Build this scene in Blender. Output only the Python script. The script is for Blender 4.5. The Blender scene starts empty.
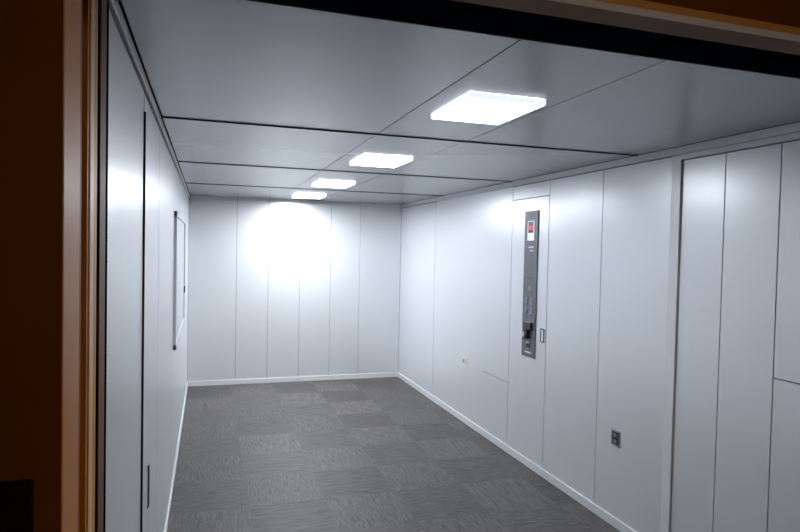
import bpy, math
from mathutils import Matrix, Vector
S=bpy.context.scene
C=S.collection

# ---------------- materials ----------------
def newmat(name):
    m=bpy.data.materials.new(name); m.use_nodes=True
    return m, m.node_tree.nodes, m.node_tree.links, m.node_tree.nodes['Principled BSDF']
def mat(name,col,rough=.5,metal=0,spec=.5,noise=0.0,nscale=8,bump=0,bscale=300,coat=0):
    m,n,l,b=newmat(name)
    b.inputs['Base Color'].default_value=(*col,1)
    b.inputs['Roughness'].default_value=rough
    b.inputs['Metallic'].default_value=metal
    b.inputs['Specular IOR Level'].default_value=spec
    b.inputs['Coat Weight'].default_value=coat
    g=n.new('ShaderNodeNewGeometry')
    if noise:
        t=n.new('ShaderNodeTexNoise'); t.inputs['Scale'].default_value=nscale
        l.new(g.outputs['Position'],t.inputs['Vector'])
        mr=n.new('ShaderNodeMapRange')
        mr.inputs[3].default_value=1-noise; mr.inputs[4].default_value=1+noise
        l.new(t.outputs[0],mr.inputs[0])
        mx=n.new('ShaderNodeMix'); mx.data_type='RGBA'; mx.blend_type='MULTIPLY'
        mx.inputs[0].default_value=1; mx.inputs[6].default_value=(*col,1)
        l.new(mr.outputs[0],mx.inputs[7]); l.new(mx.outputs[2],b.inputs['Base Color'])
    return m
def emat(name,col,st):
    m,n,l,b=newmat(name)
    b.inputs['Base Color'].default_value=(*col,1)
    b.inputs['Emission Color'].default_value=(*col,1)
    b.inputs['Emission Strength'].default_value=st
    return m
M_wall=mat('painted_steel_panel',(.69,.71,.74),.30,metal=.42,noise=.02,nscale=1.5)
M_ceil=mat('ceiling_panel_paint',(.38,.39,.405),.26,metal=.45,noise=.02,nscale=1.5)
M_gap=mat('joint_shadow_gap',(.03,.031,.035),.9,spec=.1,noise=.05)
M_trim=mat('trim_paint',(.66,.67,.70),.35,metal=.2,noise=.02)
M_brown=mat('bronze_brown_steel',(.18,.070,.015),.5,spec=.12,noise=.12,nscale=3)
M_orange=mat('bronze_edge',(.55,.215,.030),.42,spec=.13,noise=.08,nscale=5)
M_tan=mat('tan_edge_trim',(.75,.45,.19),.4,spec=.3,noise=.06)
M_black=mat('black_track',(.004,.006,.013),1,spec=0,noise=.1)
M_blkp=mat('black_plate',(.006,.006,.007),.3,noise=.05)
M_plate=mat('slate_steel_plate',(.12,.13,.15),.4,metal=.3,noise=.05,nscale=20)
M_steel=mat('brushed_steel',(.45,.46,.48),.3,metal=.9,noise=.05,nscale=30)
M_dark=mat('dark_plastic',(.012,.012,.014),.3,noise=.05)
M_grey=mat('grey_plastic',(.20,.21,.22),.4,noise=.05)
M_white=mat('white_plastic',(.75,.75,.74),.4,noise=.02)
M_cream=mat('cream_plastic',(.6,.5,.33),.4,noise=.02)
M_edge=emat('light_frame_added_glow',(.80,.88,1),1.1)  # light panel frame, faint glow added so it does not render dark
M_led1=emat('led_diffuser_soft',(.90,.95,1),42)
M_led=emat('led_diffuser',(.90,.95,1),50)
M_led2=emat('led_diffuser_bright',(.90,.95,1),210)
M_red=emat('display_red',(1,.05,.03),.8)
M_disp=emat('display_white',(.8,.85,1),.5)
M_hall=emat('added_hall_glow',(1,.66,.34),90)  # warm emission for the added, unseen hall light
M_hfloor=mat('hall_floor_stone',(.12,.09,.07),.4,noise=.2,nscale=6)

def carpet():
    m,n,l,b=newmat('carpet_tiles')
    g=n.new('ShaderNodeNewGeometry')
    sep=n.new('ShaderNodeSeparateXYZ'); l.new(g.outputs['Position'],sep.inputs[0])
    def mth(op,a,bv=None):
        x=n.new('ShaderNodeMath'); x.operation=op
        for i,v in enumerate((a,bv)):
            if v is None: continue
            if isinstance(v,(int,float)): x.inputs[i].default_value=v
            else: l.new(v,x.inputs[i])
        return x.outputs[0]
    T=.5
    fx=mth('FLOOR',mth('DIVIDE',mth('ADD',sep.outputs[0],.222+5),T))
    fy=mth('FLOOR',mth('DIVIDE',mth('ADD',sep.outputs[1],5.),T))
    chk=mth('MODULO',mth('ADD',fx,fy),2.0)
    comb=n.new('ShaderNodeCombineXYZ'); l.new(fx,comb.inputs[0]); l.new(fy,comb.inputs[1])
    wn=n.new('ShaderNodeTexWhiteNoise'); wn.noise_dimensions='3D'; l.new(comb.outputs[0],wn.inputs[0])
    def stretched(sx,sy):
        mp=n.new('ShaderNodeMapping'); mp.inputs['Scale'].default_value=(sx,sy,1)
        ad=n.new('ShaderNodeVectorMath'); ad.operation='ADD'
        l.new(g.outputs['Position'],ad.inputs[0]); l.new(wn.outputs[1],ad.inputs[1])
        l.new(ad.outputs[0],mp.inputs['Vector'])
        t=n.new('ShaderNodeTexNoise'); t.inputs['Scale'].default_value=1; t.inputs['Detail'].default_value=4; t.inputs['Roughness'].default_value=.7
        l.new(mp.outputs[0],t.inputs['Vector']); return t.outputs[0]
    a=stretched(9,80); c=stretched(90,9)
    mixf=n.new('ShaderNodeMix'); mixf.data_type='FLOAT'
    l.new(chk,mixf.inputs[0]); l.new(a,mixf.inputs[2]); l.new(c,mixf.inputs[3])
    mr=n.new('ShaderNodeMapRange'); mr.inputs[1].default_value=.3; mr.inputs[2].default_value=.7
    mr.inputs[3].default_value=.35; mr.inputs[4].default_value=1.65
    l.new(mixf.outputs[0],mr.inputs[0])
    tl=mth('ADD',mth('MULTIPLY',wn.outputs[0],.24),.88)
    tl=mth('MULTIPLY',tl,mth('ADD',mth('MULTIPLY',chk,.20),.90))
    val=mth('MULTIPLY',mr.outputs[0],tl)
    mx=n.new('ShaderNodeMix'); mx.data_type='RGBA'; mx.blend_type='MULTIPLY'; mx.inputs[0].default_value=1
    mx.inputs[6].default_value=(.073,.066,.062,1); l.new(val,mx.inputs[7])
    l.new(mx.outputs[2],b.inputs['Base Color'])
    b.inputs['Roughness'].default_value=.55; b.inputs['Specular IOR Level'].default_value=.3
    bp=n.new('ShaderNodeBump'); bp.inputs['Strength'].default_value=.3; bp.inputs['Distance'].default_value=.003
    l.new(mixf.outputs[0],bp.inputs['Height']); l.new(bp.outputs[0],b.inputs['Normal'])
    return m
M_carpet=carpet()

# ---------------- mesh helpers ----------------
class MB:
    def __init__(s): s.v=[];s.f=[];s.mi=[];s.m=[]
    def mat(s,m):
        if m not in s.m: s.m.append(m)
        return s.m.index(m)
    def box(s,x0,x1,y0,y1,z0,z1,m):
        x0,x1=sorted((x0,x1));y0,y1=sorted((y0,y1));z0,z1=sorted((z0,z1))
        i=len(s.v)
        s.v+=[(x,y,z) for z in(z0,z1) for y in(y0,y1) for x in(x0,x1)]
        for q in((0,2,3,1),(4,5,7,6),(0,1,5,4),(2,6,7,3),(0,4,6,2),(1,3,7,5)):
            s.f.append([i+k for k in q]); s.mi.append(s.mat(m))
    def cyl(s,c,ax,r,h,m,seg=20,r2=None):
        r2=r if r2 is None else r2
        a=Vector(ax); u=a.orthogonal().normalized(); w=a.cross(u); c=Vector(c); i=len(s.v)
        for k in range(seg):
            t=2*math.pi*k/seg; d=u*math.cos(t)+w*math.sin(t)
            s.v.append(tuple(c+d*r)); s.v.append(tuple(c+a*h+d*r2))
        for k in range(seg):
            j=(k+1)%seg
            s.f.append([i+2*k,i+2*j,i+2*j+1,i+2*k+1]); s.mi.append(s.mat(m))
        s.f.append([i+2*k for k in range(seg)][::-1]); s.mi.append(s.mat(m))
        s.f.append([i+2*k+1 for k in range(seg)]); s.mi.append(s.mat(m))
    def make(s,name,parent=None,bevel=0):
        me=bpy.data.meshes.new(name); me.from_pydata(s.v,[],s.f)
        for m in s.m: me.materials.append(m)
        for p,k in zip(me.polygons,s.mi): p.material_index=k
        me.update()
        o=bpy.data.objects.new(name,me); C.objects.link(o)
        if bevel:
            b=o.modifiers.new('bevel','BEVEL'); b.width=bevel; b.segments=2; b.limit_method='ANGLE'
        if parent: o.parent=parent
        return o
def empty(name,loc=(0,0,0)):
    e=bpy.data.objects.new(name,None); C.objects.link(e); e.empty_display_size=.1
    return e

XL,XR,YF,YB,H=-.222,2.447,1.5,7.62,2.30
G=.0030   # half joint gap
T=.012    # panel thickness
BB=.06; TT=H-.045

# ---------------- back wall ----------------
w=MB()
w.box(XL-.15,XR+.15,YB+T,YB+.12,-.1,H+.1,M_gap)
ed=[XL,.336,.72,1.1125,1.505,1.889,XR]
for a,b in zip(ed,ed[1:]): w.box(a+.002,b-.002,YB,YB+T+.001,BB-.01,H,M_wall)
w.make('wall_back')
b=MB(); b.box(XL+.012,XR-.012,YB-.010,YB-.0002,0,BB,M_trim); b.make('baseboard_back',bevel=.002)

# ---------------- right wall ----------------
w=MB()
w.box(XR+T,XR+.15,2.69,YB+T,-.1,H+.1,M_gap)
w.box(XR+T+.007,XR+.15,YF,2.69,-.1,H+.1,M_gap)
def P(y0,y1,z0,z1,dx=0,g=G): w.box(XR+dx,XR+dx+T+.001,y0+g,y1-g,z0+g,z1-g,M_wall)
P(6.345,YB,BB-.01,TT,g=.004)
w.box(XR,XR+T+.001,5.06,6.345-.004,BB-.01,TT,M_wall)
w.box(XR,XR+T+.001,4.55+G,5.06,BB-.01,.592-G,M_wall)
w.box(XR,XR+T+.001,4.55+G,5.06,.592+G*.5,TT,M_wall)
P(3.974,4.55,BB-.01,2.14,g=.004); P(3.974,4.55,2.14,TT)
P(3.332,3.974,BB-.01,TT); P(2.725,3.332,BB-.01,TT)
for a,c in((2.369,2.655),(2.064,2.369)): P(a,c,BB-.01,TT-.03,.007,g=.003)
P(YF,2.064,BB-.01,1.16,.007,g=.003); P(YF,2.064,1.16,TT-.03,.007,g=.003)
w.make('wall_right')
t=MB()
t.box(XR-.005,XR+.03,2.657,2.725-.003,BB,TT,M_trim)
t.box(XR-.005,XR+.03,YF,2.657,TT-.028,TT,M_trim)
t.make('trim_1')
t=MB(); t.box(XR-.008,XR+.02,YF,YB-.001,TT+.003,H-.001,M_trim); t.make('trim_2',bevel=.0015)
b=MB(); b.box(XR-.010,XR-.0002,2.66,YB-.001,0,BB,M_trim); b.box(XR-.010,XR+.006,YF,2.66,0,BB,M_trim); b.make('baseboard_right',bevel=.002)

# ---------------- left wall ----------------
w=MB()
w.box(XL-T,XL-.15,YF,YB+T,-.1,H+.1,M_gap)
ed=[YF,2.33,3.05,4.30,6.25,YB]
for i,(a,c) in enumerate(zip(ed,ed[1:])):
    ga=.010 if i==1 else G; gc=.010 if i==0 else G
    w.box(XL,XL-T-.001,a+ga,c-gc,BB-.01,TT-.008,M_wall)
w.box(XL-.010,XL+.006,2.322,2.338,BB+.005,2.18,M_gap)
w.make('wall_left')
t=MB(); t.box(XL-.02,XL+.008,YF,YB-.001,TT+.006,H-.001,M_trim); t.make('trim_3',bevel=.0015)
b=MB(); b.box(XL+.0002,XL+.010,YF,YB-.001,0,BB,M_trim); b.make('baseboard_left',bevel=.002)

# framed panel on left wall
t=MB(); y0,y1,z0,z1=4.40,6.05,.98,1.94; f=.035; x=XL+.0003
t.box(x,x+.018,y0,y1,z0,z0+f,M_trim); t.box(x,x+.018,y0,y1,z1-f,z1,M_trim)
t.box(x,x+.018,y0,y0+f,z0,z1,M_trim); t.box(x,x+.018,y1-f,y1,z0,z1,M_trim)
t.box(x,x+.006,y0+f,y1-f,z0+f,z1-f,M_wall)
t.box(x+.018,x+.030,5.7,5.73,1.28,1.34,M_dark)
t.make('framed_access_panel',bevel=.0015)
# flush pull
t=MB(); t.box(XL+.0002,XL+.003,2.585,2.625,.64,.82,M_steel); t.box(XL+.003,XL+.0055,2.586,2.624,.645,.815,M_dark)
t.make('flush_pull_handle',bevel=.001)

# ---------------- ceiling ----------------
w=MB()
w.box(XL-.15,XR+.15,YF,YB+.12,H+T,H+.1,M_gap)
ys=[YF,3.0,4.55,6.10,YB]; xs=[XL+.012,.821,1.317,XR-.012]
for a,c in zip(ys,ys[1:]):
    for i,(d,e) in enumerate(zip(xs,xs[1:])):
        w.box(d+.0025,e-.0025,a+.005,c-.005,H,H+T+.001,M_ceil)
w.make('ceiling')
for i,y in enumerate(ys[1:-1]):
    t=MB(); t.box(XL+.012,XR-.012,y-.006,y+.006,H-.005,H-.0003,M_gap); t.make('trim_%d'%(4+i))
# ---------------- floor ----------------
w=MB(); w.box(XL-.14,XR+.14,YF-.08,YB+.11,-.1,0,M_carpet); w.make('floor')

# ---------------- LED lights ----------------
for i,yc in enumerate((2.255,3.83,5.40,6.77)):
    L=MB(); xc=1.075; a=.162; c=.20; z=H-.001; ML=(M_led1,M_led,M_led,M_led2)[i]
    L.box(xc-a+.006,xc+a-.006,yc-c+.006,yc+c-.006,z-.020,z,ML)
    for s in(-1,1):
        L.box(xc+s*a,xc+s*(a-.005),yc-c,yc+c,z-.0215,z,M_edge)
        L.box(xc-a+.005,xc+a-.005,yc+s*c,yc+s*(c-.005),z-.0215,z,M_edge)
    L.make('ceiling_light_panel')

# ---------------- control panel ----------------
e=empty('elevator_control_panel')
x=XR-.0002; yc=4.222
t=MB(); t.box(x-.008,x,4.12,4.325,.872,2.035,M_plate); t.make('faceplate',e,.002)
t=MB(); xf=x-.008
t.box(xf-.002,xf,yc-.050,yc+.050,1.80,1.955,M_disp)
t.box(xf-.003,xf-.002,yc-.040,yc+.040,1.86,1.95,M_dark)
t.box(xf-.004,xf-.003,yc-.028,yc+.020,1.885,1.915,M_red)
t.make('floor_display',e)
t=MB()
for r in range(3):
    for c in range(5): t.cyl((xf,yc-.04+.02*c,1.985+r*.014),(-1,0,0),.004,.001,M_dark,8)
t.make('speaker_holes',e)
t=MB(); t.box(xf-.001,xf,yc-.045,yc+.03,1.74,1.752,M_white); t.box(xf-.001,xf,yc-.045,yc+.01,1.715,1.722,M_white)
t.box(xf-.001,xf,yc-.05,yc+.05,1.50,1.505,M_dark); t.box(xf-.001,xf,yc-.02,yc+.02,1.40,1.44,M_grey)
t.make('label_plate',e)
t=MB()
for k in range(2):
    for s in(-1,1):
        z=1.32-.075*k
        t.cyl((xf,yc+s*.038,z),(-1,0,0),.024,.004,M_steel); t.cyl((xf-.004,yc+s*.038,z),(-1,0,0),.017,.003,M_grey)
t.make('floor_buttons',e)
t=MB(); t.box(xf-.02,xf,yc-.06,yc+.05,1.09,1.15,M_dark); t.cyl((xf,yc+.01,1.055),(-1,0,0),.04,.03,M_dark)
t.cyl((xf-.03,yc+.01,1.055),(-1,0,0),.022,.012,M_steel); t.make('key_switch',e,.003)
t=MB(); t.cyl((xf,yc,.965),(-1,0,0),.030,.006,M_steel); t.cyl((xf-.006,yc,.965),(-1,0,0),.020,.006,M_dark)
t.box(xf-.001,xf,yc-.05,yc+.05,.905,.915,M_white); t.make('alarm_button',e)

# cabinet latch
t=MB(); y0,y1,z0,z1=3.995,4.045,1.02,1.125; f=.007
t.box(x-.004,x,y0,y1,z0,z1,M_white)
t.box(x-.008,x-.004,y0,y0+f,z0,z1,M_dark);t.box(x-.008,x-.004,y1-f,y1,z0,z1,M_dark)
t.box(x-.008,x-.004,y0+f,y1-f,z0,z0+f,M_dark);t.box(x-.008,x-.004,y0+f,y1-f,z1-f,z1,M_dark)
t.make('cabinet_latch')

# wall socket (near)
t=MB(); y=3.129; z=.556
t.box(x-.006,x,y-.040,y+.040,z-.050,z+.050,M_steel)
t.box(x-.008,x-.006,y-.030,y+.030,z-.040,z+.040,M_dark)
for s in(-1,1): t.box(x-.010,x-.008,y-.016,y+.016,z+s*.020-.012,z+s*.020+.012,M_grey)
t.make('wall_socket',bevel=.001)
t=MB(); y=5.45; z=.611
t.box(x-.006,x,y-.06,y+.06,z-.045,z+.045,M_white)
t.box(x-.009,x-.006,y-.045,y-.005,z-.03,z+.025,M_cream); t.box(x-.009,x-.006,y+.01,y+.04,z-.02,z+.02,M_grey)
t.make('wall_switch',bevel=.001)

# ---------------- entrance frame ----------------
e=empty('elevator_door_frame')
t=MB(); t.box(-.28,-.2043,1.001,1.12,0,2.197,M_orange); t.make('hall_jamb_left',e,.003)
t=MB(); t.box(-.30,-.217,1.255,1.36,0,2.265,M_orange); t.box(-.2165,-.2145,1.27,1.31,0,2.265,M_tan); t.make('door_leaf_edge_left',e,.001)
t=MB(); t.box(-.32,-.2165,1.375,1.495,0,2.265,M_black); t.box(-.216,-.2145,1.38,1.45,0,2.265,M_brown); t.make('car_jamb_left',e,.001)
t=MB(); t.box(-.5,2.75,1.27,1.42,2.27,2.5,M_black); t.make('door_track_header',e)
t=MB(); t.box(-.5,2.75,1.15,1.265,2.27,2.5,M_brown); t.box(-.2043,2.46,1.001,1.033,2.197,2.215,M_tan); t.make('hall_lintel',e,.001)
t=MB(); t.box(2.46,2.75,1.001,1.12,0,2.197,M_orange); t.box(2.46,2.75,1.255,1.36,0,2.265,M_brown); t.box(2.455,2.75,1.375,1.495,0,2.265,M_black); t.make('jamb_right',e,.002)
t=MB(); t.box(-.5,2.75,1.425,1.498,2.315,2.6,M_black); t.make('wall_front')

# hall shell
t=MB()
t.box(-1.35,-.206,1.0,1.14,0,2.7,M_brown); t.box(-.206,2.462,1.0,1.033,2.213,2.7,M_brown); t.box(2.462,3.35,1.0,1.14,0,2.7,M_brown)
t.make('wall_hall_front')
t=MB(); t.box(-1.2,-1.35,-1.6,.999,0,2.7,M_brown); t.make('wall_hall_left')
t=MB(); t.box(3.2,3.35,-1.6,.999,0,2.7,M_brown); t.make('wall_hall_right')
t=MB(); t.box(-1.35,3.35,-1.75,-1.6,0,2.7,M_brown); t.make('wall_hall_back')
t=MB(); t.box(-1.35,3.35,-1.75,1.4,-.1,0,M_hfloor); t.make('floor_hall')
t=MB(); t.box(-1.35,3.35,-1.75,1.14,2.7,2.8,M_brown); t.make('ceiling_hall')
t=MB(); t.cyl((.6,-.6,2.695),(0,0,-1),.12,.02,M_steel,32); t.cyl((.6,-.6,2.675),(0,0,-1),.10,.006,M_hall,32); t.make('added_hall_light')  # unseen warm light behind the camera, added to turn the jamb orange
# call station
t=MB()
t.box(-.345,-.241,.990,.9998,1.10,1.361,M_blkp); t.cyl((-.293,.990,1.27),(0,-1,0),.02,.004,M_steel); t.cyl((-.293,.990,1.19),(0,-1,0),.02,.004,M_steel)
t.make('call_button_station',bevel=.002)

# world
wd=bpy.data.worlds.new('world'); S.world=wd; wd.use_nodes=True
wd.node_tree.nodes['Background'].inputs[0].default_value=(.05,.05,.06,1)
wd.node_tree.nodes['Background'].inputs[1].default_value=.3

# camera
cd=bpy.data.cameras.new('camera'); cam=bpy.data.objects.new('camera',cd); C.objects.link(cam)
cd.sensor_width=36; cd.lens=27; cd.clip_start=.01
r=Vector((.9523,-.3046,.0208)).normalized(); fw=Vector((.3051,.9519,-.0283)).normalized()
up=r.cross(fw).normalized(); r=fw.cross(up)
m=Matrix((r,up,-fw)).transposed().to_4x4(); m.translation=(0,0,1.711)
cam.matrix_world=m
S.camera=cam
S.view_settings.view_transform='Standard'
S.view_settings.look='None'
S.view_settings.exposure=-0.1
